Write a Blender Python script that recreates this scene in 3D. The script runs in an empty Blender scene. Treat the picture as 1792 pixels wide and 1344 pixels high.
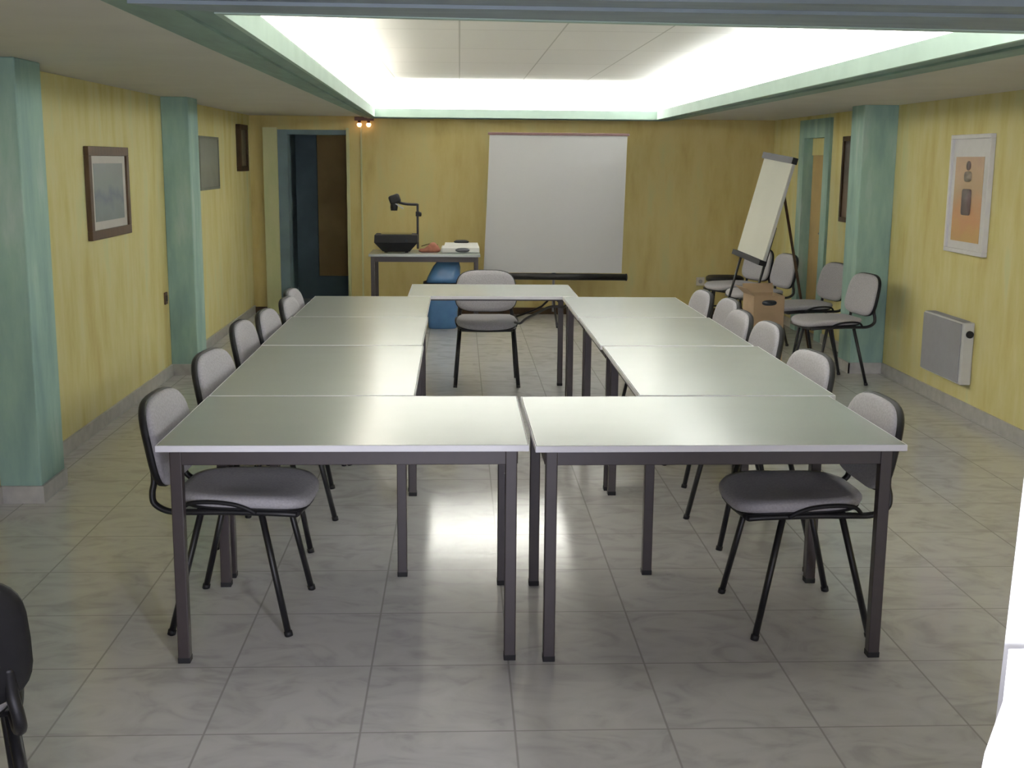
import bpy, bmesh, math, random
from mathutils import Vector, Matrix
random.seed(7)
PI = math.pi
scene = bpy.context.scene
col = scene.collection

# ------------------------------------------------------------------ materials
def new_mat(name):
    m = bpy.data.materials.new(name); m.use_nodes = True
    nt = m.node_tree
    return m, nt, nt.nodes['Principled BSDF']

def lin(r, g, b):
    f = lambda c: (c/255/12.92) if c/255 <= .04045 else ((c/255+.055)/1.055)**2.4
    return (f(r), f(g), f(b), 1)

def mat(name, c, rough=.6, metal=0, noise=.12, scale=18, stretch=(1, 1, 1), spec=.5, bump=0, emit=None, estr=0):
    m, nt, b = new_mat(name)
    b.inputs['Roughness'].default_value = rough
    b.inputs['Metallic'].default_value = metal
    b.inputs['Specular IOR Level'].default_value = spec
    tc = nt.nodes.new('ShaderNodeTexCoord'); mp = nt.nodes.new('ShaderNodeMapping')
    mp.inputs['Scale'].default_value = stretch
    nz = nt.nodes.new('ShaderNodeTexNoise'); nz.inputs['Scale'].default_value = scale; nz.inputs['Detail'].default_value = 4
    nt.links.new(tc.outputs['Object'], mp.inputs['Vector']); nt.links.new(mp.outputs['Vector'], nz.inputs['Vector'])
    rp = nt.nodes.new('ShaderNodeValToRGB')
    rp.color_ramp.elements[0].position = .3; rp.color_ramp.elements[1].position = .7
    rp.color_ramp.elements[0].color = (c[0]*(1-noise), c[1]*(1-noise), c[2]*(1-noise), 1)
    rp.color_ramp.elements[1].color = (min(1, c[0]*(1+noise)), min(1, c[1]*(1+noise)), min(1, c[2]*(1+noise)), 1)
    nt.links.new(nz.outputs['Fac'], rp.inputs['Fac']); nt.links.new(rp.outputs['Color'], b.inputs['Base Color'])
    if bump:
        bp = nt.nodes.new('ShaderNodeBump'); bp.inputs['Strength'].default_value = bump; bp.inputs['Distance'].default_value = .004
        nt.links.new(nz.outputs['Fac'], bp.inputs['Height']); nt.links.new(bp.outputs['Normal'], b.inputs['Normal'])
    if emit:
        b.inputs['Emission Color'].default_value = emit; b.inputs['Emission Strength'].default_value = estr
    return m

def wash(name, cols, sz=(2.2, 2.2, .55), rough=.75, fine=5.5):
    """sponged colour wash: vertical streaks of several tones"""
    m, nt, b = new_mat(name)
    b.inputs['Roughness'].default_value = rough; b.inputs['Specular IOR Level'].default_value = .3
    tc = nt.nodes.new('ShaderNodeTexCoord')
    def layer(sc, s):
        mp = nt.nodes.new('ShaderNodeMapping'); mp.inputs['Scale'].default_value = sc
        nz = nt.nodes.new('ShaderNodeTexNoise'); nz.inputs['Scale'].default_value = s; nz.inputs['Detail'].default_value = 5; nz.inputs['Roughness'].default_value = .6
        nt.links.new(tc.outputs['Object'], mp.inputs['Vector']); nt.links.new(mp.outputs['Vector'], nz.inputs['Vector'])
        return nz.outputs['Fac']
    a = layer(sz, 2.2); c = layer((1, 1, .22), fine)
    mx = nt.nodes.new('ShaderNodeMath'); mx.operation = 'ADD'
    nt.links.new(a, mx.inputs[0]); nt.links.new(c, mx.inputs[1])
    hf = nt.nodes.new('ShaderNodeMath'); hf.operation = 'MULTIPLY'; hf.inputs[1].default_value = .5
    nt.links.new(mx.outputs[0], hf.inputs[0])
    rp = nt.nodes.new('ShaderNodeValToRGB'); cr = rp.color_ramp
    ps = [.34, .45, .55, .66]
    cr.elements[0].position = ps[0]; cr.elements[0].color = cols[0]
    cr.elements[1].position = ps[-1]; cr.elements[1].color = cols[-1]
    for p, k in zip(ps[1:-1], cols[1:-1]):
        e = cr.elements.new(p); e.color = k
    nt.links.new(hf.outputs[0], rp.inputs['Fac']); nt.links.new(rp.outputs['Color'], b.inputs['Base Color'])
    return m

M = {}
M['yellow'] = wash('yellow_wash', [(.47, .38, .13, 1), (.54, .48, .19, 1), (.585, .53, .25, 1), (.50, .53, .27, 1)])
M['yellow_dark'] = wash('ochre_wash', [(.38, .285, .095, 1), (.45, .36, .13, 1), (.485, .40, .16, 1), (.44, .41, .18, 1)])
M['teal'] = wash('teal_wash', [(.165, .27, .25, 1), (.21, .335, .295, 1), (.26, .40, .335, 1), (.39, .49, .445, 1)], rough=.7)
M['pale_trim'] = wash('pale_trim', [(.36, .40, .20, 1), (.42, .44, .23, 1), (.46, .46, .25, 1), (.5, .48, .28, 1)])
M['ceiling'] = mat('soffit_paint', (.50, .49, .45), .8, noise=.04, scale=3)
M['white_paint'] = mat('white_paint', (.82, .82, .80), .8, noise=.02, scale=3)
M['frame_green'] = mat('frame_green', (.155, .25, .215), .6, noise=.16, scale=5, stretch=(3, .6, 3))
M['frame_daylit'] = mat('frame_daylit', (.20, .255, .285), .6, noise=.12, scale=5, stretch=(.6, 3, 3))  # frame paint with the bluish daylight on its near side put into the colour
M['lip_green'] = mat('lip_green', (.37, .50, .43), .7, noise=.06, scale=5)
M['base_stone'] = mat('skirting_stone', (.36, .35, .33), .35, noise=.15, scale=14)
M['table_top'] = mat('pale_laminate', (.325, .355, .335), .22, noise=.025, scale=2.2, stretch=(1, 2, 1), spec=.85)
M['edge'] = mat('edge_band', (.66, .66, .70), .4, noise=.02)
M['steel_brown'] = mat('brown_steel', (.021, .014, .014), .45, noise=.1, scale=30)
M['fabric'] = mat('grey_fabric', (.31, .30, .32), .92, noise=.12, scale=120, bump=.3, spec=.2)
M['black_plastic'] = mat('black_plastic', (.006, .006, .007), .6, noise=.1, scale=40, spec=.3)
M['black_steel'] = mat('black_steel', (.006, .006, .007), .45, noise=.1, scale=40, spec=.35)
M['wood_frame'] = mat('brown_wood', (.058, .032, .015), .6, spec=.2, noise=.25, scale=9, stretch=(4, 4, 1))
M['dark_wood'] = mat('dark_wood', (.04, .023, .010), .7, spec=.2, noise=.25, scale=9)
M['olive_frame'] = mat('olive_frame', (.10, .105, .08), .6)
M['mat_board'] = mat('mat_board', (.50, .47, .43), .8, noise=.03)
M['white_frame'] = mat('white_frame', (.66, .65, .66), .5, noise=.03)
M['screen'] = mat('screen_cloth', (.40, .40, .40), .8, noise=.015, scale=2)
M['paper'] = mat('chart_paper', (.60, .60, .52), .8, noise=.03, scale=3)
M['maroon'] = mat('maroon_case', (.10, .045, .04), .5)
M['blue'] = mat('blue_plastic', (.06, .16, .34), .25, noise=.15, scale=6)
M['card'] = mat('cardboard', (.26, .175, .10), .85, noise=.12, scale=6)
M['red_cloth'] = mat('red_cloth', (.24, .085, .05), .85, noise=.25, scale=25)
M['grey_metal'] = mat('grey_metal', (.22, .22, .24), .5, noise=.04)
M['white_plastic'] = mat('white_plastic', (.50, .50, .48), .45, noise=.03)
M['mirror'] = mat('mirror', (.30, .31, .30), .3, metal=.4, noise=.02)
M['glassy'] = mat('lens_glass', (.03, .035, .04), .08, noise=.02)
M['bulb'] = mat('glowing_bulb', (.9, .5, .3), .4, emit=(1, .5, .25, 1), estr=3.5)
M['curtain'] = mat('white_cloth', (.90, .90, .92), .9, noise=.02, scale=30)
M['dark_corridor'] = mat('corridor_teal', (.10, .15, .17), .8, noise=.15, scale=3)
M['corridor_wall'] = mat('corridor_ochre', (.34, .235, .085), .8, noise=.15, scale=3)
M['cord'] = mat('black_rubber', (.01, .01, .01), .6)

def floor_mat():
    m, nt, b = new_mat('marble_tile')
    tc = nt.nodes.new('ShaderNodeTexCoord')
    sep = nt.nodes.new('ShaderNodeSeparateXYZ'); nt.links.new(tc.outputs['Object'], sep.inputs[0])
    def math_(op, a, bb=None):
        n = nt.nodes.new('ShaderNodeMath'); n.operation = op
        for i, v in enumerate((a, bb)):
            if v is None: continue
            if isinstance(v, (int, float)): n.inputs[i].default_value = v
            else: nt.links.new(v, n.inputs[i])
        return n.outputs[0]
    def grid(o, off, size):
        s = math_('DIVIDE', math_('SUBTRACT', o, off), size)
        fl = math_('FLOOR', s); fr = math_('SUBTRACT', s, fl)
        d = math_('MINIMUM', fr, math_('SUBTRACT', 1, fr))
        return fl, math_('MULTIPLY', d, size)
    fx, dx = grid(sep.outputs['X'], .162-.448*20, .448)
    fy, dy = grid(sep.outputs['Y'], 3.24-.465*20, .465)
    d = math_('MINIMUM', dx, dy)
    g = nt.nodes.new('ShaderNodeMapRange'); g.inputs['From Min'].default_value = .0015; g.inputs['From Max'].default_value = .0045
    nt.links.new(d, g.inputs['Value'])
    cmb = nt.nodes.new('ShaderNodeCombineXYZ'); nt.links.new(fx, cmb.inputs[0]); nt.links.new(fy, cmb.inputs[1])
    wn = nt.nodes.new('ShaderNodeTexWhiteNoise'); wn.noise_dimensions = '3D'; nt.links.new(cmb.outputs[0], wn.inputs['Vector'])
    # veins, shifted tile by tile
    vm = nt.nodes.new('ShaderNodeVectorMath'); vm.operation = 'MULTIPLY_ADD'
    nt.links.new(wn.outputs['Color'], vm.inputs[0]); vm.inputs[1].default_value = (7, 7, 7); nt.links.new(tc.outputs['Object'], vm.inputs[2])
    nz = nt.nodes.new('ShaderNodeTexNoise'); nz.inputs['Scale'].default_value = 4.5; nz.inputs['Detail'].default_value = 6; nz.inputs['Distortion'].default_value = 1.6
    mp = nt.nodes.new('ShaderNodeMapping'); mp.inputs['Rotation'].default_value = (0, 0, .7); mp.inputs['Scale'].default_value = (1, 1.5, 1)
    nt.links.new(vm.outputs[0], mp.inputs['Vector']); nt.links.new(mp.outputs['Vector'], nz.inputs['Vector'])
    rp = nt.nodes.new('ShaderNodeValToRGB'); cr = rp.color_ramp
    cr.elements[0].position = .30; cr.elements[0].color = (.36, .353, .356, 1)
    cr.elements[1].position = .60; cr.elements[1].color = (.47, .461, .466, 1)
    e = cr.elements.new(.46); e.color = (.435, .427, .430, 1)
    nt.links.new(nz.outputs['Fac'], rp.inputs['Fac'])
    mx = nt.nodes.new('ShaderNodeMix'); mx.data_type = 'RGBA'
    mx.inputs['A'].default_value = (.28, .275, .27, 1)
    nt.links.new(g.outputs['Result'], mx.inputs['Factor']); nt.links.new(rp.outputs['Color'], mx.inputs['B'])
    nt.links.new(mx.outputs['Result'], b.inputs['Base Color'])
    b.inputs['Roughness'].default_value = .14
    b.inputs['Specular IOR Level'].default_value = .42
    n2 = nt.nodes.new('ShaderNodeTexNoise'); n2.inputs['Scale'].default_value = 16; n2.inputs['Detail'].default_value = 3
    nt.links.new(tc.outputs['Object'], n2.inputs['Vector'])
    bp = nt.nodes.new('ShaderNodeBump'); bp.inputs['Strength'].default_value = .05; bp.inputs['Distance'].default_value = .006
    nt.links.new(n2.outputs['Fac'], bp.inputs['Height']); nt.links.new(bp.outputs['Normal'], b.inputs['Normal'])
    return m
M['floor'] = floor_mat()

def recess_mat():
    """white ceiling boards with fine joints"""
    m, nt, b = new_mat('ceiling_boards')
    b.inputs['Roughness'].default_value = .85
    tc = nt.nodes.new('ShaderNodeTexCoord')
    br = nt.nodes.new('ShaderNodeTexBrick'); br.offset = 0
    br.inputs['Scale'].default_value = 1; br.inputs['Brick Width'].default_value = .62; br.inputs['Row Height'].default_value = 1.25
    br.inputs['Mortar Size'].default_value = .006; br.inputs['Mortar Smooth'].default_value = .3
    br.inputs['Color1'].default_value = (.84, .81, .78, 1); br.inputs['Color2'].default_value = (.81, .785, .755, 1); br.inputs['Mortar'].default_value = (.52, .50, .46, 1)
    nt.links.new(tc.outputs['Object'], br.inputs['Vector']); nt.links.new(br.outputs['Color'], b.inputs['Base Color'])
    return m
M['recess'] = recess_mat()

def print_mat(name, stops, scale=(1, 1, 1), nscale=3, vert='Z', lo=0., hi=1.):
    """a printed picture: colour bands up the sheet broken by noise"""
    m, nt, b = new_mat(name)
    b.inputs['Roughness'].default_value = .5
    tc = nt.nodes.new('ShaderNodeTexCoord'); sep = nt.nodes.new('ShaderNodeSeparateXYZ')
    nt.links.new(tc.outputs['Object'], sep.inputs[0])
    mr = nt.nodes.new('ShaderNodeMapRange'); mr.inputs['From Min'].default_value = lo; mr.inputs['From Max'].default_value = hi
    nt.links.new(sep.outputs[vert], mr.inputs['Value'])
    nz = nt.nodes.new('ShaderNodeTexNoise'); nz.inputs['Scale'].default_value = nscale; nz.inputs['Detail'].default_value = 4
    nt.links.new(tc.outputs['Object'], nz.inputs['Vector'])
    ad = nt.nodes.new('ShaderNodeMath'); ad.operation = 'MULTIPLY_ADD'; ad.inputs[1].default_value = .5; ad.inputs[2].default_value = -.25
    nt.links.new(nz.outputs['Fac'], ad.inputs[0])
    s = nt.nodes.new('ShaderNodeMath'); s.operation = 'ADD'
    nt.links.new(mr.outputs['Result'], s.inputs[0]); nt.links.new(ad.outputs[0], s.inputs[1])
    rp = nt.nodes.new('ShaderNodeValToRGB'); cr = rp.color_ramp
    cr.elements[0].position, cr.elements[0].color = stops[0]
    cr.elements[1].position, cr.elements[1].color = stops[-1]
    for p, c in stops[1:-1]:
        e = cr.elements.new(p); e.color = c
    nt.links.new(s.outputs[0], rp.inputs['Fac']); nt.links.new(rp.outputs['Color'], b.inputs['Base Color'])
    return m
M['sea_print'] = print_mat('sea_print', [(0, (.10, .115, .12, 1)), (.3, (.13, .16, .16, 1)), (.45, (.085, .10, .14, 1)), (.6, (.15, .18, .17, 1)), (1, (.14, .145, .15, 1))], lo=-.25, hi=.25, nscale=6)
M['green_print'] = print_mat('green_print', [(0, (.10, .105, .08, 1)), (.5, (.16, .17, .13, 1)), (1, (.12, .13, .11, 1))], lo=-.25, hi=.25, nscale=7)
M['dark_print'] = print_mat('dark_print', [(0, (.10, .06, .03, 1)), (.5, (.045, .03, .015, 1)), (1, (.03, .02, .015, 1))], lo=-.25, hi=.25, nscale=7)
M['orange_print'] = print_mat('orange_print', [(0, (.42, .25, .07, 1)), (.25, (.42, .20, .075, 1)), (.55, (.36, .24, .12, 1)), (.8, (.40, .26, .15, 1)), (1, (.36, .22, .14, 1))], lo=-.3, hi=.3, nscale=9)
M['print_dark'] = mat('print_plum', (.10, .065, .06), .5)
M['print_grey'] = mat('print_grey', (.17, .135, .10), .5)

# ------------------------------------------------------------------ mesh helpers
def box(bm, x0, y0, z0, x1, y1, z1, bev=0, mtx=None):
    r = bmesh.ops.create_cube(bm, size=1)
    vs = r['verts']
    for v in vs:
        v.co = Vector(((x0+x1)/2+v.co.x*(x1-x0), (y0+y1)/2+v.co.y*(y1-y0), (z0+z1)/2+v.co.z*(z1-z0)))
    if bev:
        es = list({e for v in vs for e in v.link_edges})
        rb = bmesh.ops.bevel(bm, geom=es, offset=bev, segments=2, affect='EDGES', profile=.5)
        vs = list({v for f in rb['faces'] for v in f.verts} | {v for v in vs if v.is_valid})
    if mtx is not None:
        bmesh.ops.transform(bm, matrix=mtx, verts=vs)
    return vs

def smooth_path(pts, n=6):
    pts = [Vector(p) for p in pts]
    if len(pts) < 3: return pts
    out = []
    for i in range(len(pts)-1):
        p0 = pts[max(i-1, 0)]; p1 = pts[i]; p2 = pts[i+1]; p3 = pts[min(i+2, len(pts)-1)]
        for k in range(n):
            t = k/n
            out.append(.5*((2*p1)+(p2-p0)*t+(2*p0-5*p1+4*p2-p3)*t*t+(3*p1-p0-3*p2+p3)*t**3))
    out.append(pts[-1]); return out

def tube(bm, pts, r, seg=10, sx=1., smooth=0, r_end=None):
    """round (or oval) tube along a path with closed ends"""
    pts = smooth_path(pts, smooth) if smooth else [Vector(p) for p in pts]
    rings = []; n = len(pts)
    ref = None
    for i, p in enumerate(pts):
        t = (pts[min(i+1, n-1)]-pts[max(i-1, 0)]).normalized()
        if ref is None:
            ref = Vector((0, 1, 0)) if abs(t.y) < .9 else Vector((1, 0, 0))
        a = (ref-t*ref.dot(t)).normalized(); b = t.cross(a); ref = a
        rr = r if r_end is None else r+(r_end-r)*i/(n-1)
        rings.append([bm.verts.new(p+a*math.cos(2*PI*k/seg)*rr*sx+b*math.sin(2*PI*k/seg)*rr) for k in range(seg)])
    for i in range(n-1):
        for k in range(seg):
            f = bm.faces.new((rings[i][k], rings[i][(k+1) % seg], rings[i+1][(k+1) % seg], rings[i+1][k])); f.smooth = True
    bm.faces.new(rings[0][::-1]); bm.faces.new(rings[-1])

def lathe(bm, prof, c=(0, 0, 0), seg=24, axis='Z'):
    c = Vector(c); rings = []
    for r, h in prof:
        ring = []
        for k in range(seg):
            a = 2*PI*k/seg
            v = Vector((r*math.cos(a), r*math.sin(a), h))
            if axis == 'X': v = Vector((h, v.x, v.y))
            if axis == 'Y': v = Vector((v.x, h, v.y))
            ring.append(bm.verts.new(c+v))
        rings.append(ring)
    for i in range(len(rings)-1):
        for k in range(seg):
            f = bm.faces.new((rings[i][k], rings[i][(k+1) % seg], rings[i+1][(k+1) % seg], rings[i+1][k])); f.smooth = True
    bm.faces.new(rings[0][::-1]); bm.faces.new(rings[-1])

def pad(bm, outline, rings, deform=lambda p: p):
    """a cushion: a closed outline repeated at (scale, height) levels, closed at both ends"""
    n = len(outline); cx = sum(p[0] for p in outline)/n; cy = sum(p[1] for p in outline)/n
    rr = []
    for s, h in rings:
        rr.append([bm.verts.new(deform(Vector((cx+(x-cx)*s, cy+(y-cy)*s, h)))) for x, y in outline])
    for i in range(len(rr)-1):
        for k in range(n):
            f = bm.faces.new((rr[i][k], rr[i][(k+1) % n], rr[i+1][(k+1) % n], rr[i+1][k])); f.smooth = True
    f = bm.faces.new(rr[0][::-1]); f.smooth = True
    f = bm.faces.new(rr[-1]); f.smooth = True

def superell(hx, hy, e=3.2, n=36, taper=0., cx=0, cy=0):
    out = []
    for k in range(n):
        a = 2*PI*k/n; c, s = math.cos(a), math.sin(a)
        x = math.copysign(abs(c)**(2/e), c)*hx; y = math.copysign(abs(s)**(2/e), s)*hy
        out.append((cx+x, cy+y*(1+taper*x/hx)))
    return out

def prism(bm, quad0, quad1):
    """solid between two equal polygons"""
    a = [bm.verts.new(p) for p in quad0]; b = [bm.verts.new(p) for p in quad1]; n = len(a)
    bm.faces.new(a[::-1]); bm.faces.new(b)
    for k in range(n): bm.faces.new((a[k], a[(k+1) % n], b[(k+1) % n], b[k]))

def obj(name, bm, m, parent=None, loc=None):
    bmesh.ops.recalc_face_normals(bm, faces=bm.faces)
    me = bpy.data.meshes.new(name); bm.to_mesh(me); bm.free()
    me.materials.append(M[m] if isinstance(m, str) else m)
    o = bpy.data.objects.new(name, me); col.objects.link(o)
    if parent is not None: o.parent = parent
    if loc is not None: o.location = loc
    return o

def B(*a, **k):
    bm = bmesh.new(); box(bm, *a, **k); return bm
def T(*a, **k):
    bm = bmesh.new(); tube(bm, *a, **k); return bm

def thing(name, label, cat, loc=(0, 0, 0), rotz=0, group=None):
    o = bpy.data.objects.new(name, None); col.objects.link(o)
    o.empty_display_size = .05
    o.location = loc; o.rotation_euler = (0, 0, rotz); tag(o, label, cat, group); return o
def tag(o, label, cat, group=None):
    o['label'] = label; o['category'] = cat
    if group: o['group'] = group
    return o
def struct(name, bm, m, parent=None):
    o = obj(name, bm, m, parent)
    if parent is None: o['kind'] = 'structure'
    return o
def dup(root, loc, rotz, label, group=None):
    r = root.copy(); col.objects.link(r); r.location = loc; r.rotation_euler = (0, 0, rotz); r['label'] = label
    if group: r['group'] = group
    for ch in list(root.children):
        c = ch.copy(); col.objects.link(c); c.parent = r
        for g in list(ch.children):
            d = g.copy(); col.objects.link(d); d.parent = c
    return r

# ------------------------------------------------------------------ the room
XL, XR, YF, YB, ZC = -2.185, 3.335, 12.85, -1.8, 2.066
struct('floor', B(XL-.2, YB-.2, -.1, XR+.2, YF+2.2, 0), 'floor')
struct('wall_left', B(XL-.2, YB-.2, 0, XL, YF+.2, 2.6), 'yellow')
# right wall with the door opening
DY0, DY1 = 10.84, 11.78
bm = bmesh.new()
box(bm, XR, YB-.2, 0, XR+.2, DY0, 2.6); box(bm, XR, DY1, 0, XR+.2, YF+.2, 2.6); box(bm, XR, DY0, 2.03, XR+.2, DY1, 2.6)
struct('wall_right', bm, 'yellow')
# far wall with the doorway to the corridor
FX0, FX1, FZ = -1.895, -1.18, 1.925
bm = bmesh.new()
box(bm, XL, YF, 0, FX0, YF+.2, 2.6); box(bm, FX1, YF, 0, XR, YF+.2, 2.6); box(bm, FX0, YF, FZ, FX1, YF+.2, 2.6)
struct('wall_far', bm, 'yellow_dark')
bm = bmesh.new()
box(bm, XL, YB-.2, 0, -1.9, YB, 2.6); box(bm, 3.0, YB-.2, 0, XR, YB, 2.6); box(bm, -1.9, YB-.2, 2.03, 3.0, YB, 2.6)
struct('wall_near', bm, 'yellow')

# ceiling tray: measured corners of the opening and of its painted frame
IN = [(-.695, 3.71), (1.885, 3.94), (1.99, 12.33), (-.845, 12.33)]
OUT = [(-.975, 3.30), (2.17, 3.30), (2.21, 12.72), (-.975, 12.72)]
def mid(t): return [(a[0]+(b[0]-a[0])*t, a[1]+(b[1]-a[1])*t) for a, b in zip(OUT, IN)]
def ring(bm, outer, inner, z0, z1, sides=(0, 1, 2, 3)):
    for k in sides:
        j = (k+1) % 4
        q = [outer[k], outer[j], inner[j], inner[k]]
        prism(bm, [(x, y, z0) for x, y in q], [(x, y, z1) for x, y in q])
bm = bmesh.new()
ring(bm, [(XL, YB), (XR, YB), (XR, YF), (XL, YF)], mid(.5), ZC, ZC+.06)
struct('ceiling', bm, 'ceiling')
for nm, mt_, sd in (('trim_1', 'frame_green', (1, 2, 3)), ('trim_6', 'frame_daylit', (0,))):
    bm = bmesh.new()
    ring(bm, OUT, mid(.30), ZC-.018, ZC+.004, sd)
    ring(bm, mid(.28), mid(.62), ZC-.028, ZC+.004, sd)
    ring(bm, mid(.60), mid(.93), ZC-.018, ZC+.06, sd)
    struct(nm, bm, mt_)
bm = bmesh.new()
ring(bm, mid(.925), IN, ZC-.022, ZC+.062)
struct('trim_2', bm, 'lip_green')
# the raised tray above it, white inside
G = .34
HI = [(IN[0][0]-G, IN[0][1]-G), (IN[1][0]+G, IN[1][1]-G), (IN[2][0]+G, IN[2][1]+G-.02), (IN[3][0]-G, IN[3][1]+G-.02)]
HO = [(HI[0][0]-.05, HI[0][1]-.05), (HI[1][0]+.05, HI[1][1]-.05), (HI[2][0]+.05, HI[2][1]+.05), (HI[3][0]-.05, HI[3][1]+.05)]
ZT = 2.40
bm = bmesh.new()
ring(bm, HO, HI, ZC+.02, ZT+.05)
ring(bm, HI, mid(.8), ZC+.03, ZC+.055)
struct('trim_3', bm, 'white_paint')
bm = bmesh.new()
prism(bm, [(x, y, ZT) for x, y in HI], [(x, y, ZT+.05) for x, y in HI])
tray = struct('ceiling_tray', bm, 'recess')

# pillars of the side walls
def pillar(x0, x1, y0, y1):
    o = struct('pillar', B(x0, y0, 0, x1, y1, ZC, bev=.006), 'teal')
    return o
pillar(XL, -1.99, 5.63, 5.97)
pillar(XL, -1.985, 9.10, 9.42)
pillar(3.07, XR, 9.20, 9.50)
# skirtings
bm = bmesh.new()
for y0, y1 in ((YB, 5.63), (5.97, 9.10), (9.42, YF)): box(bm, XL, y0, 0, XL+.014, y1, .085)
box(bm, XL, 5.63-.012, 0, -1.978, 5.63, .085); box(bm, XL, 9.10-.012, 0, -1.973, 9.10, .085)
box(bm, -1.99, 5.63, 0, -1.978, 5.97, .085); box(bm, -1.985, 9.10, 0, -1.973, 9.42, .085)
struct('baseboard_left', bm, 'base_stone')
bm = bmesh.new()
for y0, y1 in ((YB, 9.20), (9.50, DY0), (DY1, YF)): box(bm, XR-.014, y0, 0, XR, y1, .085)
box(bm, 3.058, 9.188, 0, XR, 9.20, .085); box(bm, 3.058, 9.188, 0, 3.07, 9.50, .085)
struct('baseboard_right', bm, 'base_stone')
EX = -.99
bm = bmesh.new()
box(bm, XL, YF-.014, 0, FX0-.15, YF, .07); box(bm, FX1+.03, YF-.014, 0, EX-.047, YF, .07); box(bm, EX-.025, YF-.014, 0, XR, YF, .07)
struct('baseboard_far', bm, 'dark_wood')
# doorway casing, far left: pale left post, pale right edge, and the corridor behind it
bm = bmesh.new()
box(bm, FX0-.145, YF-.05, 0, FX0, YF, FZ+.02); box(bm, FX1, YF-.03, 0, FX1+.03, YF, FZ+.02)
struct('trim_4', bm, 'pale_trim')
bm = bmesh.new()
box(bm, FX0, YF, 0, FX0+.10, YF+.26, FZ); box(bm, FX0+.1, YF+.02, FZ-.05, FX1, YF+.22, FZ)
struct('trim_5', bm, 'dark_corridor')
bm = bmesh.new()
box(bm, -2.6, YF+.2, 0, -1.90, YF+2.0, 2.3)           # corridor side
box(bm, -1.9, YF+1.42, 0, -1.66, YF+1.5, 2.3)          # a corridor post
box(bm, -1.66, YF+1.42, 0, -.7, YF+1.5, .26)          # painted plinth
box(bm, -1.0, YF+.2, 0, -.7, YF+1.5, 2.3)
box(bm, -2.6, YF+.2, 2.3, -.7, YF+2, 2.35)
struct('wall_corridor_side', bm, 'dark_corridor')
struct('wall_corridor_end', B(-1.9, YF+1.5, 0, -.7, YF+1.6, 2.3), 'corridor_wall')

# side door, far right: teal frame, ochre leaf with a transom panel
door = bpy.data.objects.new('door_1', None); col.objects.link(door); door.location = (XR, (DY0+DY1)/2, 0); door['kind'] = 'structure'
w = (DY1-DY0)/2
bm = bmesh.new()
box(bm, -.025, -w-.02, 0, .12, -w+.15, 2.03); box(bm, -.025, w-.15, 0, .12, w+.02, 2.03); box(bm, -.025, -w+.15, 1.86, .12, w-.15, 2.03)
obj('door_frame', bm, 'teal', door)
obj('transom_panel', B(.06, -w+.14, 1.70, .09, w-.14, 1.87), 'yellow', door)
leaf = obj('door_leaf', B(.07, -w+.14, .01, .11, w-.14, 1.70, bev=.003), 'corridor_wall', door)
obj('door_handle', T([(.07, -w+.2, .98), (.02, -w+.2, .98), (.02, -w+.31, .98)], .009, smooth=0), 'black_steel', leaf)

# ------------------------------------------------------------------ tables
def make_table(label, x0, x1, y0, y1, rot=0, z=.74, ah=.05, li=.047):
    cx, cy = (x0+x1)/2, (y0+y1)/2; hx, hy = (x1-x0)/2, (y1-y0)/2
    t = thing('conference_table', label, 'table', (cx, cy, 0), rot, 'tables pushed together in a rectangle')
    obj_top = obj('tabletop', B(-hx+.004, -hy+.004, z-.022, hx-.004, hy-.004, z, bev=.0015), 'table_top', t)
    bm = bmesh.new()
    e = .003; zz = z-.0005
    box(bm, -hx, -hy, z-.021, hx, -hy+e, zz, bev=.002); box(bm, -hx, hy-e, z-.021, hx, hy, zz, bev=.002)
    box(bm, -hx, -hy, z-.021, -hx+e, hy, zz, bev=.002); box(bm, hx-e, -hy, z-.021, hx, hy, zz, bev=.002)
    obj('edge_band', bm, 'edge', obj_top)
    i = .045; a = z-.022-ah; b = z-.0225
    bm = bmesh.new()
    box(bm, -hx+i, -hy+i-.012, a, hx-i, -hy+i+.018, b, bev=.002); box(bm, -hx+i, hy-i-.018, a, hx-i, hy-i+.012, b, bev=.002)
    box(bm, -hx+i-.012, -hy+i, a, -hx+i+.018, hy-i, b, bev=.002); box(bm, hx-i-.018, -hy+i, a, hx-i+.012, hy-i, b, bev=.002)
    obj('apron', bm, 'steel_brown', t)
    for sx in (-1, 1):
        for sy in (-1, 1):
            lx, ly = sx*(hx-.055), sy*(hy-li)
            l = obj('leg', B(lx-.019, ly-.019, .006, lx+.019, ly+.019, z-.023, bev=.003), 'steel_brown', t)
            obj('foot_cap', B(lx-.020, ly-.020, 0, lx+.020, ly+.020, .02, bev=.002), 'black_plastic', l)
    return t
make_table('pale laminate table on dark legs forming the near left corner', -.955, .222, 3.71, 4.52)
make_table('pale laminate table on dark legs forming the near right corner', .238, 1.440, 3.70, 4.515, rot=.008)
make_table('first table of the left arm, directly behind the near left corner table', -.955, -.172, 4.528, 5.785, rot=.003)
make_table('middle table of the left arm, beyond the bright seam across it', -.960, -.180, 5.796, 6.868, li=.024)
make_table('last table of the left arm, at its far end by the doorway side', -.950, -.188, 6.872, 7.93, li=.024)
make_table('first table of the right arm, sticking out slightly behind the near right corner table', .698, 1.468, 4.53, 5.785, rot=-.004)
make_table('middle table of the right arm, between its first and last tables', .690, 1.452, 5.80, 6.883, li=.024)
make_table('last table of the right arm, at its far end towards the flip chart', .685, 1.440, 6.887, 7.93, li=.024)
make_table('narrow head table closing the far end, before the screen', -.343, .793, 7.945, 8.725, ah=.012)

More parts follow.
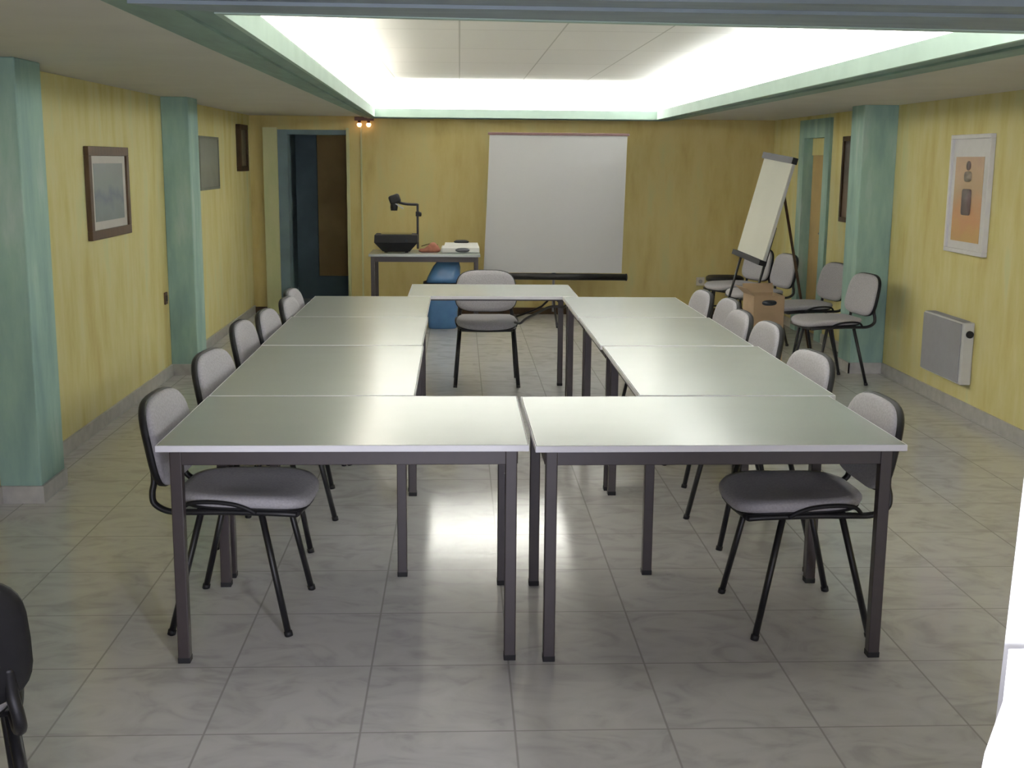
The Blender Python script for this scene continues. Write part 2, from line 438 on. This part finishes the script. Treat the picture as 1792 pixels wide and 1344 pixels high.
# ------------------------------------------------------------------ chairs (built facing +X, origin on the floor)
def make_chair(label, loc, rotz, group):
    t = thing('stacking_chair', label, 'chair', loc, rotz, group)
    # seat: waterfall front, slightly dished
    def sd(p):
        q = (p.x)/.24
        drop = -.018*max(0, q)**3+.012*max(0, -q)**2
        dish = .012*(abs(p.y)/.22)**2
        return Vector((p.x+.035, p.y, p.z+drop+dish+.438))
    outl = superell(.235, .220, 3.4, 40, taper=.06)
    bm = bmesh.new(); pad(bm, outl, [(.90, .0), (.97, .006), (1.0, .018), (1.0, .030), (.97, .040), (.85, .046), (.5, .044), (.15, .042)], sd)
    seat = obj('seat', bm, 'fabric', t)
    bm = bmesh.new(); pad(bm, outl, [(.80, -.008), (.93, -.008), (.965, -.001), (.965, .004), (.8, .004)], sd)
    obj('seat_pan', bm, 'black_plastic', seat)
    # backrest: padded front, black shell behind, leaning back
    def bd(off):
        def f(p):
            u, v, h = p.x, p.y, p.z          # u up, v sideways, h towards the sitter
            return Vector((-.262-.20*u+h+.30*v*v+off, v, .658+u))
        return f
    bo = superell(.152, .225, 3.6, 40, taper=-.05)
    bm = bmesh.new(); pad(bm, bo, [(.94, 0), (1.0, .006), (1.0, .018), (.95, .027), (.8, .031), (.4, .031)], bd(0))
    back = obj('backrest', bm, 'fabric', t)
    bm = bmesh.new(); pad(bm, bo, [(.85, -.024), (.97, -.021), (1.025, -.012), (1.03, .004), (1.0, .008), (.8, .006)], bd(0))
    shell = obj('back_shell', bm, 'black_plastic', back)
    for s in (-1, 1):
        l = obj('leg', T([(.115, s*.195, .437), (.205, s*.230, .008)], .0115, sx=1.25), 'black_steel', t)
        obj('foot_cap', T([(.2033, s*.2293, .018), (.207, s*.2305, 0)], .0145), 'black_plastic', l)
        l = obj('leg', T([(-.09, s*.195, .437), (-.20, s*.230, .008)], .0115, sx=1.25), 'black_steel', t)
        obj('foot_cap', T([(-.1977, s*.2293, .018), (-.202, s*.2305, 0)], .0145), 'black_plastic', l)
        obj('frame_rail', T([(.235, s*.185, .425), (.17, s*.20, .433), (0, s*.20, .436), (-.12, s*.20, .434), (-.20, s*.20, .436), (-.248, s*.20, .462),
                             (-.256, s*.195, .50), (-.250, s*.188, .54), (-.254, s*.184, .60)], .011, sx=1.25, smooth=5), 'black_steel', t)
        obj('seat_trim', T([(.10, s*.212, .434), (.07, s*.222, .455), (.02, s*.226, .471), (-.06, s*.222, .476), (-.13, s*.212, .466), (-.16, s*.20, .436)], .0075, smooth=4), 'black_plastic', t)
    obj('cross_bar', T([(.235, -.185, .425), (.25, 0, .424), (.235, .185, .425)], .010, smooth=4), 'black_steel', t)
    obj('cross_bar', T([(-.1, -.2, .436), (-.1, .2, .436)], .010), 'black_steel', t)
    return t
def ang(dx, dy): return math.atan2(dy, dx)
GL = 'chairs along the left arm of tables'; GR = 'chairs along the right arm of tables'; GW = 'chairs standing by the right wall'
D2 = PI/180
proto = make_chair('grey fabric stacking chair tucked under the near left corner table', (-.785, 4.205, 0), -3*D2, GL)
left = [(-.80, 5.12, -7, 'second grey chair from the camera on the left side of the tables'),
        (-.835, 6.10, -2, 'third grey chair along the left tables, its dark edge showing'),
        (-.785, 6.576, -3, 'fourth grey chair along the left tables, its back overlapping the third'),
        (-.75, 7.178, -2, 'fifth grey chair along the left tables, next to the farthest'),
        (-.79, 7.650, -2, 'farthest grey chair along the left tables, below the doorway')]
for x, y, a, lab in left: dup(proto, (x, y, 0), a*D2, lab, GL)
right = [(1.222, 4.13, 182, 'grey fabric stacking chair tucked under the near right corner table'),
         (1.285, 5.12, 187, 'second grey chair from the camera on the right side of the tables'),
         (1.335, 6.10, 183, 'third grey chair along the right tables, dark shell edge towards the wall'),
         (1.30, 6.595, 182, 'fourth grey chair along the right tables, before the cardboard box'),
         (1.365, 7.172, 182, 'fifth grey chair along the right tables, next to the farthest'),
         (1.30, 7.645, 183, 'farthest grey chair along the right tables, near the flip chart')]
for x, y, a, lab in right: dup(proto, (x, y, 0), a*D2, lab, GR)
dup(proto, (.20, 8.79, 0), -90*D2, 'grey chair behind the far head table, facing the camera')['group'] = 'chair at the head table'
for x, y, a, lab in [(2.80, 8.88, 188, 'grey chair with its back to the right pillar, front one of the pair'),
                     (2.87, 9.82, 190, 'grey chair half hidden behind the chair at the right pillar'),
                     (2.72, 10.80, 190, 'grey chair by the side door, just behind the flip chart'),
                     (2.66, 11.45, 200, 'grey chair farthest along the right wall, in the corner behind the flip chart')]:
    dup(proto, (x, y, 0), a*D2, lab, GW)
dup(proto, (-1.20, 2.50, 0), 116*D2, 'black backed chair seen from behind, cut off at the lower left corner')['group'] = 'chair in the left foreground'

# ------------------------------------------------------------------ overhead projector on its table against the far wall
def side_table():
    x0, x1, y0, y1, z = -.865, .20, 11.50, 12.12, .74
    cx, cy = (x0+x1)/2, (y0+y1)/2; hx, hy = (x1-x0)/2, (y1-y0)/2
    t = thing('side_table', 'pale narrow table at the far wall carrying the overhead projector', 'table', (cx, cy, 0))
    tp = obj('tabletop', B(-hx, -hy, z-.025, hx, hy, z, bev=.003), 'table_top', t)
    bm = bmesh.new()
    box(bm, -hx+.02, -hy+.02, z-.075, hx-.02, -hy+.045, z-.0255); box(bm, -hx+.02, hy-.045, z-.075, hx-.02, hy-.02, z-.0255)
    box(bm, -hx+.02, -hy+.02, z-.075, -hx+.045, hy-.02, z-.0255); box(bm, hx-.045, -hy+.02, z-.075, hx-.02, hy-.02, z-.0255)
    obj('apron', bm, 'steel_brown', t)
    for sx in (-1, 1):
        for sy in (-1, 1):
            lx, ly = sx*(hx-.037), sy*(hy-.037)
            obj('leg', B(lx-.018, ly-.018, 0, lx+.018, ly+.018, z-.026, bev=.003), 'steel_brown', t)
side_table()
o = thing('overhead_projector', 'black overhead projector with raised arm and mirror head on the side table', 'projector', (-.61, 11.80, .741))
bm = bmesh.new()
lo = [(-.13, -.13), (.13, -.13), (.13, .13), (-.13, .13)]; hi = [(-.205, -.17), (.205, -.17), (.205, .17), (-.205, .17)]
prism(bm, [(x, y, .012) for x, y in lo], [(x*1.02, y*1.02, .10) for x, y in hi]); prism(bm, [(x*1.02, y*1.02, .10) for x, y in hi], [(x, y, .172) for x, y in hi])
for x in (-.1, .1):
    for y in (-.1, .1): box(bm, x-.015, y-.015, 0, x+.015, y+.015, .013)
body = obj('body', bm, 'black_plastic', o)
obj('glass_stage', B(-.15, -.14, .1715, .15, .14, .178), 'glassy', o)
bm = bmesh.new(); lathe(bm, [(.014, 0), (.016, .004), (.012, .012)], (.10, -.183, .12), 14, 'Y'); obj('power_switch', bm, 'glassy', body)
obj('post', B(.193, -.012, .03, .215, .012, .465, bev=.003), 'black_steel', o)
bm = bmesh.new(); lathe(bm, [(.010, 0), (.022, .004), (.022, .022), (.012, .028)], (.214, 0, .365), 16, 'X'); box(bm, .185, -.022, .345, .222, .022, .392, bev=.004)
obj('focus_knob', bm, 'black_plastic', o)
obj('arm', T([(.205, 0, .458), (.10, -.01, .462), (.02, -.02, .478)], .013, smooth=3), 'black_steel', o)
bm = bmesh.new()
R = Matrix.Translation((-.01, -.03, .50)) @ Matrix.Rotation(-.35, 4, 'Y')
box(bm, -.055, -.06, -.035, .05, .06, .055, bev=.02, mtx=R)
lathe(bm, [(.032, -.10), (.036, -.07), (.034, -.03)], (-.022, -.03, .50), 18)
head = obj('projection_head', bm, 'black_plastic', o)
bm = bmesh.new(); box(bm, -.062, -.05, -.012, .052, .05, -.004, mtx=Matrix.Translation((.028, -.03, .455)) @ Matrix.Rotation(.6, 4, 'Y')); obj('mirror', bm, 'mirror', head)

o = thing('office_machine', 'low white machine with dark oval cap on the right end of the side table', 'machine', (.01, 11.80, .741))
bm = bmesh.new(); box(bm, -.185, -.15, 0, .185, .15, .055, bev=.012)
prism(bm, [(-.16, -.10, .054), (.18, -.10, .054), (.18, .15, .054), (-.16, .15, .054)], [(-.15, .0, .085), (.17, .0, .085), (.17, .14, .085), (-.15, .14, .085)])
bd = obj('housing', bm, 'white_plastic', o)
bm = bmesh.new(); pad(bm, superell(.075, .03, 2.4, 24, cx=.01, cy=.07), [(.8, .084), (1, .09), (1, .10), (.7, .112), (.3, .115)]); obj('dark_cap', bm, 'black_plastic', o)
bm = bmesh.new(); pad(bm, superell(.07, .022, 2.2, 24), [(1, .0), (.96, .006), (.7, .009)], lambda p: Vector((p.x+.02, -.149-p.z, .030+p.y))); obj('front_slot', bm, 'glassy', bd)
o = thing('pencil_case', 'small rumpled red pouch between projector and white machine', 'pouch', (-.29, 11.76, .741))
random.seed(3)
bm = bmesh.new(); pad(bm, superell(.105, .055, 2.4, 28), [(.8, 0), (1, .012), (1.02, .03), (.85, .055), (.5, .068), (.2, .07)], lambda p: Vector((p.x, p.y, p.z*(1+.35*math.sin(p.x*34+.5)+.2*p.x/.1))))
obj('pouch', bm, 'red_cloth', o)
obj('zip', T([(-.08, -.01, .058), (-.03, -.012, .074), (.03, -.012, .085), (.08, -.01, .07)], .004, smooth=4), 'dark_wood', o)

# blue bin under the side table
o = thing('waste_bin', 'blue plastic waste bin with dark rim under the side table', 'bin', (-.165, 11.79, 0))
bm = bmesh.new(); pad(bm, superell(.165, .15, 4, 32), [(.80, 0), (.86, .01), (1.0, .40), (1.0, .42)]); obj('bucket', bm, 'blue', o)
bm = bmesh.new(); pad(bm, superell(.19, .165, 4, 32), [(.9, .405), (1, .41), (1, .448), (.92, .452)]); obj('rim', bm, 'black_plastic', o)
bm = bmesh.new(); pad(bm, superell(.168, .15, 4, 32), [(.98, .45), (.95, .50), (.80, .60), (.62, .655), (.5, .66)], lambda p: Vector((p.x+.09*(p.z-.45)/.2*.6, p.y, p.z))); obj('swing_lid', bm, 'blue', o)

# ------------------------------------------------------------------ projection screen on its tripod
SY = 12.2
o = thing('projection_screen', 'white portable projection screen on a tripod before the far wall', 'screen', (0, 0, 0))
def P(u0, z, y=SY): return (u0, y, z)
bm = bmesh.new()
NX, NZ = 8, 12
g = []
for j in range(NZ+1):
    v = j/NZ; zz = .505+v*(1.878-.505)
    l = .245+.055*v**1.2+.006*math.sin(v*PI); r = 1.655+.025*v
    row = []
    for i in range(NX+1):
        h = i/NX; row.append(bm.verts.new((l+(r-l)*h, SY-.012*math.sin(v*PI)*math.sin(h*PI), zz)))
    g.append(row)
for j in range(NZ):
    for i in range(NX):
        f = bm.faces.new((g[j][i], g[j][i+1], g[j+1][i+1], g[j+1][i])); f.smooth = True
obj('screen_fabric', bm, 'screen', o)
obj('top_bar', B(.285, SY-.012, 1.876, 1.70, SY+.014, 1.902, bev=.004), 'maroon', o)
cs = obj('roller_case', T([(.235, SY+.01, .468), (1.70, SY+.01, .462)], .034, seg=16), 'black_steel', o)
bm = bmesh.new()
for x in (.225, 1.695): lathe(bm, [(.030, 0), (.037, .004), (.037, .016), (.03, .02)], (x, SY+.01, .467 if x < 1 else .462), 16, 'X')
obj('end_cap', bm, 'black_plastic', cs)
obj('post', T([(.965, SY+.07, .10), (.965, SY+.07, 1.89)], .013), 'grey_metal', o)
obj('bracket', B(.945, SY+.03, .43, .985, SY+.09, .50, bev=.004), 'black_plastic', o)
for k in range(3):
    a = -PI/2+k*2*PI/3
    obj('leg', T([(.965, SY+.07, .30), (.965+.42*math.cos(a)*.3, SY+.07+.42*math.sin(a)*.55, .14), (.965+.42*math.cos(a), SY+.07+.42*math.sin(a)*1.3, .012)], .011, smooth=3), 'black_steel', o)

# ------------------------------------------------------------------ flip chart easel
o = thing('flip_chart', 'leaning flip chart easel with white pad near the right wall', 'easel', (0, 0, 0))
TL, TR, BL, BR = Vector((2.652, 10.46, 1.695)), Vector((2.735, 9.86, 1.650)), Vector((2.440, 10.46, .858)), Vector((2.518, 9.86, .815))
U = (TR-TL).normalized(); W_ = (TL-BL).normalized(); N = U.cross(W_).normalized()
if N.x > 0: N = -N
def slab(a, b, c, d, t0, t1):
    bm = bmesh.new(); prism(bm, [p+N*t0 for p in (a, b, c, d)], [p+N*t1 for p in (a, b, c, d)]); return bm
obj('board', slab(BL, BR, TR, TL, -.018, 0), 'white_plastic', o)
obj('paper_pad', slab(BL+W_*.015, BR+W_*.015, TR-W_*.03, TL-W_*.03, .001, .010), 'paper', o)
obj('clamp', slab(TL-W_*.035-U*.02, TR-W_*.035+U*.02, TR+W_*.018+U*.02, TL+W_*.018-U*.02, -.02, .028), 'black_plastic', o)
obj('pen_tray', slab(BL-W_*.03-U*.02, BR-W_*.03+U*.02, BR+W_*.012+U*.02, BL+W_*.012-U*.02, -.02, .045), 'black_plastic', o)
def foot(p): return p-W_*(p.z/W_.z)
for p in (BL+U*.03, BR-U*.03):
    q = foot(p); q.z = .006
    obj('leg', T([p+W_*.3-N*.028, q-N*.028], .011), 'black_steel', o)
mt = (TL+TR)/2-W_*.10-N*.03
obj('rear_leg', T([mt, Vector((3.05, 10.22, .012))], .012), 'wood_frame', o)

# low stool and cardboard box near the easel
o = thing('low_stool', 'low dark stool in the far right corner behind the flip chart', 'stool', (2.70, 12.10, 0))
bm = bmesh.new(); pad(bm, superell(.185, .17, 3, 28), [(.9, .43), (1, .44), (1, .475), (.9, .49), (.4, .495)]); obj('seat', bm, 'black_plastic', o)
for sx in (-1, 1):
    for sy in (-1, 1): obj('leg', T([(sx*.12, sy*.11, .435), (sx*.16, sy*.15, .004)], .011), 'black_steel', o)
obj('stretcher', T([(-.14, -.13, .2), (.14, -.13, .2)], .008), 'black_steel', o)
o = thing('cardboard_box', 'tall brown cardboard box with dark open top beside the chairs', 'box', (2.42, 9.42, 0), .1)
bm = bmesh.new(); hx, hy, hz = .125, .13, .60; tk = .006
box(bm, -hx, -hy, 0, hx, hy, tk)
box(bm, -hx, -hy, tk, hx, -hy+tk, hz); box(bm, -hx, hy-tk, tk, hx, hy, hz); box(bm, -hx, -hy+tk, tk, -hx+tk, hy-tk, hz); box(bm, hx-tk, -hy+tk, tk, hx, hy-tk, hz)
obj('carton', bm, 'card', o)
bm = bmesh.new(); pad(bm, superell(.06, .022, 2.5, 20), [(1, 0), (1, .003)], lambda p: Vector((p.x, -hy-.0005-p.z, .545+p.y))); obj('hand_slot', bm, 'glassy', o)
bm = bmesh.new()
prism(bm, [(-hx, -hy, hz), (-hx, hy, hz), (-hx+.004, hy, hz), (-hx+.004, -hy, hz)], [(-hx-.07, -hy, hz+.06), (-hx-.07, hy, hz+.06), (-hx-.066, hy, hz+.062), (-hx-.066, -hy, hz+.062)])
prism(bm, [(-hx, hy, hz), (hx, hy, hz), (hx, hy-.004, hz), (-hx, hy-.004, hz)], [(-hx, hy+.03, hz+.07), (hx, hy+.03, hz+.07), (hx, hy+.026, hz+.072), (-hx, hy+.026, hz+.072)])
obj('flap', bm, 'card', o)

# ------------------------------------------------------------------ pictures
def picture(name, label, wall, y0, y1, z0, z1, frame_m, fw, depth, print_m, mat_w=None, extra=None):
    """wall -1: left, +1: right; the picture faces into the room"""
    X = XL if wall < 0 else XR
    cy, cz = (y0+y1)/2, (z0+z1)/2; hy, hz = (y1-y0)/2, (z1-z0)/2
    t = thing(name, label, 'picture', (X-wall*.001, cy, cz))
    s = -wall
    def bx(d0, d1, a0, b0, a1, b1, bev=0):
        return B(min(s*d0, s*d1), a0, b0, max(s*d0, s*d1), a1, b1, bev=bev)
    bm = bmesh.new()
    for a in ((-hy, -hz, hy, -hz+fw), (-hy, hz-fw, hy, hz), (-hy, -hz+fw, -hy+fw, hz-fw), (hy-fw, -hz+fw, hy, hz-fw)):
        box(bm, min(0, s*depth), a[0], a[1], max(0, s*depth), a[2], a[3], bev=.003)
    obj('frame', bm, frame_m, t)
    iy, iz = hy-fw, hz-fw
    if mat_w:
        obj('mount', bx(.002, depth*.55, -iy, -iz, iy, iz), 'mat_board' if frame_m != 'white_frame' else 'white_frame', t)
        l, b_, r, tp = mat_w
        pr = obj('print', bx(depth*.55, depth*.55+.002, -iy+l, -iz+b_, iy-r, iz-tp), print_m, t)
    else:
        pr = obj('print', bx(.002, depth*.6, -iy, -iz, iy, iz), print_m, t)
    return t, pr
picture('framed_picture', 'seascape print in brown wooden frame on left wall', -1, 7.20, 8.06, 1.14, 1.69, 'wood_frame', .055, .03, 'sea_print', (.065, .05, .065, .045))
picture('framed_picture', 'greyish green picture partly behind the second left pillar', -1, 10.30, 11.12, 1.355, 1.81, 'olive_frame', .02, .02, 'green_print')
picture('framed_picture', 'dark brown picture high on the left wall near the doorway', -1, 12.08, 12.52, 1.50, 1.955, 'dark_wood', .05, .045, 'dark_print')
t, pr = picture('framed_poster', 'tall orange poster in white frame on right wall above the heater', 1, 7.475, 8.09, 1.05, 1.82, 'white_frame', .028, .035, 'orange_print', (.07, .05, .05, .115))
def blot(cy, cz, hy, hz, e, m, name):
    bm = bmesh.new(); pad(bm, superell(hz, hy, e, 28), [(1, 0), (1, .001)], lambda p: Vector((-.0225-p.z, cy+p.y, cz+p.x))); obj(name, bm, m, pr)
blot(.02, -.02-.03, .075, .085, 8, 'print_dark', 'dark_square')
blot(.02, .115, .06, .035, 3, 'print_grey', 'grey_patch')
blot(.02, .185, .035, .03, 2.2, 'print_dark', 'dark_spot')
picture('framed_picture', 'narrow dark framed picture peeping out beside the right pillar', 1, 9.85, 10.42, 1.13, 1.855, 'dark_wood', .04, .035, 'dark_print')

# ------------------------------------------------------------------ heater, socket, emergency light
o = thing('wall_mounted_heater', 'grey convector heater with white sides mounted low on the right wall', 'heater', (XR-.001, 7.90, .21))
obj('housing', B(-.075, -.335, 0, 0, .335, .41, bev=.008), 'white_plastic', o)
fp = obj('front_panel', B(-.083, -.312, .012, -.074, .328, .40, bev=.004), 'grey_metal', o)
bm = bmesh.new(); lathe(bm, [(.024, 0), (.024, .012), (.018, .018)], (-.035, -.352, .335), 18, 'Y'); obj('thermostat_knob', bm, 'black_plastic', o)
bm = bmesh.new()
for k in range(8): box(bm, -.07, -.30, .411, -.012, .30, .4125) if k == 0 else box(bm, -.068+.007*k, -.29, .4125, -.066+.007*k, .29, .4155)
obj('top_grille', bm, 'grey_metal', o)
o = thing('wall_socket', 'small dark socket plate low on left wall before the second pillar', 'socket', (XL+.001, 8.98, .60))
obj('plate', B(0, -.035, -.045, .012, .035, .045, bev=.004), 'wood_frame', o)
obj('rocker', B(.012, -.016, -.022, .018, .016, .022, bev=.002), 'black_plastic', o)
o = thing('wall_socket', 'small pale socket on the far wall right of the screen', 'socket', (2.60, YF-.001, .36))
obj('plate', B(-.045, -.012, -.045, .045, 0, .045, bev=.004), 'mat_board', o)
bm = bmesh.new(); lathe(bm, [(.022, 0), (.022, .004), (.017, .005)], (0, -.016, 0), 16, 'Y'); obj('inlet', bm, 'grey_metal', o)
EX = -.99
o = thing('emergency_light', 'twin bulb emergency light glowing orange above the doorway side', 'light', (EX, YF-.001, 1.985))
obj('bracket', B(-.10, -.05, .035, .10, 0, .075, bev=.006), 'maroon', o)
for sx in (-.048, .048):
    bm = bmesh.new(); lathe(bm, [(.016, .036), (.016, .010), (.02, .006)], (sx, -.055, 0), 14); hd = obj('lamp_holder', bm, 'maroon', o)
    bm = bmesh.new(); lathe(bm, [(.006, -.030), (.018, -.024), (.026, -.006), (.022, .008), (.012, .014)], (sx, -.055, 0), 16); obj('bulb', bm, 'bulb', hd)
tag(obj('cable_duct', B(EX-.045, YF-.016, .001, EX-.027, YF-.001, 1.96, bev=.003), 'pale_trim'), 'thin pale cable duct running down the far wall below the emergency light', 'duct')

# cord hanging under the head table
tag(obj('power_cord', T([(.715, 8.06, .664), (.70, 8.02, .660), (.66, 8.025, .664), (.60, 8.04, .655), (.53, 8.10, .61), (.46, 8.25, .55), (.43, 8.40, .500), (.40, 8.55, .484)], .009, smooth=6), 'cord'),
    'black cord hanging beneath the tables down to the head chair', 'cord')

# white cloth at the right edge of the view
bm = bmesh.new()
def drape(x0f, x1, y, z0, z1, amp, ph):
    n, m_ = 40, 14; g = []
    for j in range(m_+1):
        z = z0+(z1-z0)*j/m_; row = []
        for i in range(n+1):
            t = i/n; xa = x0f(z); x = xa+(x1-xa)*t
            row.append(bm.verts.new((x, y+amp*math.sin(t*26+ph)*(.6+.4*(1-j/m_))*min(1, t*6), z)))
        g.append(row)
    for j in range(m_):
        for i in range(n):
            f = bm.faces.new((g[j][i], g[j][i+1], g[j+1][i+1], g[j+1][i])); f.smooth = True
drape(lambda z: .742+.027*(z-1.2), 1.42, 1.50, .80, ZC-.03, .03, 0)
drape(lambda z: .703-.13*max(0, .97-z)**1.2*1.0-.012*(z < .9), 1.42, 1.42, .02, 1.02, .02, 0)
ct = obj('curtain_cloth', bm, 'curtain')
o = thing('curtain', 'bright white curtain cut off at the lower right edge', 'curtain', (0, 0, 0)); ct.parent = o
obj('curtain_rail', T([(.72, 1.49, ZC-.025), (1.45, 1.49, ZC-.025)], .012), 'white_plastic', o)

# ------------------------------------------------------------------ light
def area(name, loc, direction, sx, sy, power, color, spread=None):
    l = bpy.data.lights.new(name, 'AREA'); l.shape = 'RECTANGLE'; l.size = sx; l.size_y = sy; l.energy = power; l.color = color
    if spread: l.spread = spread
    o = bpy.data.objects.new(name, l); col.objects.link(o); o.location = loc
    o.rotation_euler = Vector(direction).to_track_quat('-Z', 'Y').to_euler()
    return o
K = 1.33
zt = ZC+.09
def cove(a, b, inward, power, color):
    a, b = Vector(a), Vector(b); d = (b-a); L = d.length; m = (a+b)/2
    l = bpy.data.lights.new('cove_tube', 'AREA'); l.shape = 'RECTANGLE'; l.size = L; l.size_y = .04; l.energy = power*K; l.color = color
    o = bpy.data.objects.new('cove_tube', l); col.objects.link(o)
    dirn = (Vector(inward)*-.4+Vector((0, 0, 1))).normalized()
    zax = -dirn; xax = d.normalized(); yax = zax.cross(xax).normalized()
    o.matrix_world = Matrix.Translation(m) @ Matrix((xax, yax, zax)).transposed().to_4x4()
q = .16
zt = ZC+.065
WL, WR, WN = (1, .97, .87), (.96, 1, 1), (1, 1, .97)
cove((-.715-q, 3.9, zt), (-.775-q, 8.1, zt), (1, 0, 0), 80, WL)
cove((-.775-q, 8.1, zt), (-.845-q, 12.3, zt), (1, 0, 0), 46, WL)
cove((1.89+q, 4.1, zt), (1.94+q, 8.1, zt), (-1, 0, 0), 84, WR)
cove((1.94+q, 8.1, zt), (1.99+q, 12.3, zt), (-1, 0, 0), 52, WR)
cove((-.8, 12.33+q, zt), (1.95, 12.33+q, zt), (0, -1, 0), 66, WN)
cove((-.65, 3.71-q, zt), (1.85, 3.92-q, zt), (0, 1, 0), 46, WN)
# daylight entering through the opening behind the camera
area('daylight', (.9, YB-.3, 1.05), (.32, 1, -.32), 3.8, 2.0, 96, (.84, .83, 1.0), 2.3)
sp = bpy.data.lights.new('curtain_spot', 'SPOT'); sp.energy = 150; sp.spot_size = .95; sp.spot_blend = .3; sp.color = (.95, .97, 1); sp.shadow_soft_size = .1  # added spot, aimed at the curtain to bleach it white
so = bpy.data.objects.new('curtain_spot', sp); col.objects.link(so); so.location = (1.15, -.2, 1.55)
so.rotation_euler = (Vector((.95, 1.45, .75))-so.location).to_track_quat('-Z', 'Y').to_euler()

area('corridor_fill', (-1.3, YF+.6, 2.25), (0, .35, -1), .3, .3, .08, (1, .9, .75))  # added weak fill that lifts the dark corridor, no fitting there
wd = bpy.data.worlds.new('world'); wd.use_nodes = True; scene.world = wd
wd.node_tree.nodes['Background'].inputs[0].default_value = (.6, .7, .9, 1)
wd.node_tree.nodes['Background'].inputs[1].default_value = .05

# ------------------------------------------------------------------ camera
f, pitch, yaw, roll, h = 2100.1, .1844, .0446, .0086, 1.6304
cy, sy, cp, sn = math.cos(yaw), math.sin(yaw), math.cos(pitch), math.sin(pitch)
fw = Vector((sy*cp, cy*cp, -sn)); rt = Vector((cy, -sy, 0)); up = rt.cross(fw)
cr, sr = math.cos(roll), math.sin(roll)
rt, up = cr*rt+sr*up, -sr*rt+cr*up
cd = bpy.data.cameras.new('camera'); cam = bpy.data.objects.new('camera', cd); col.objects.link(cam)
cam.matrix_world = Matrix.Translation((0, 0, h)) @ Matrix((rt, up, -fw)).transposed().to_4x4()
cd.sensor_width = 36; cd.lens = f*36/1792; cd.clip_start = .05
scene.camera = cam
scene.view_settings.view_transform = 'Standard'
scene.view_settings.look = 'None'
scene.view_settings.exposure = .5
scene.view_settings.gamma = 1.1
scene.cycles.use_denoising = True
scene.cycles.max_bounces = 10; scene.cycles.diffuse_bounces = 6
scene.cycles.sample_clamp_indirect = 6
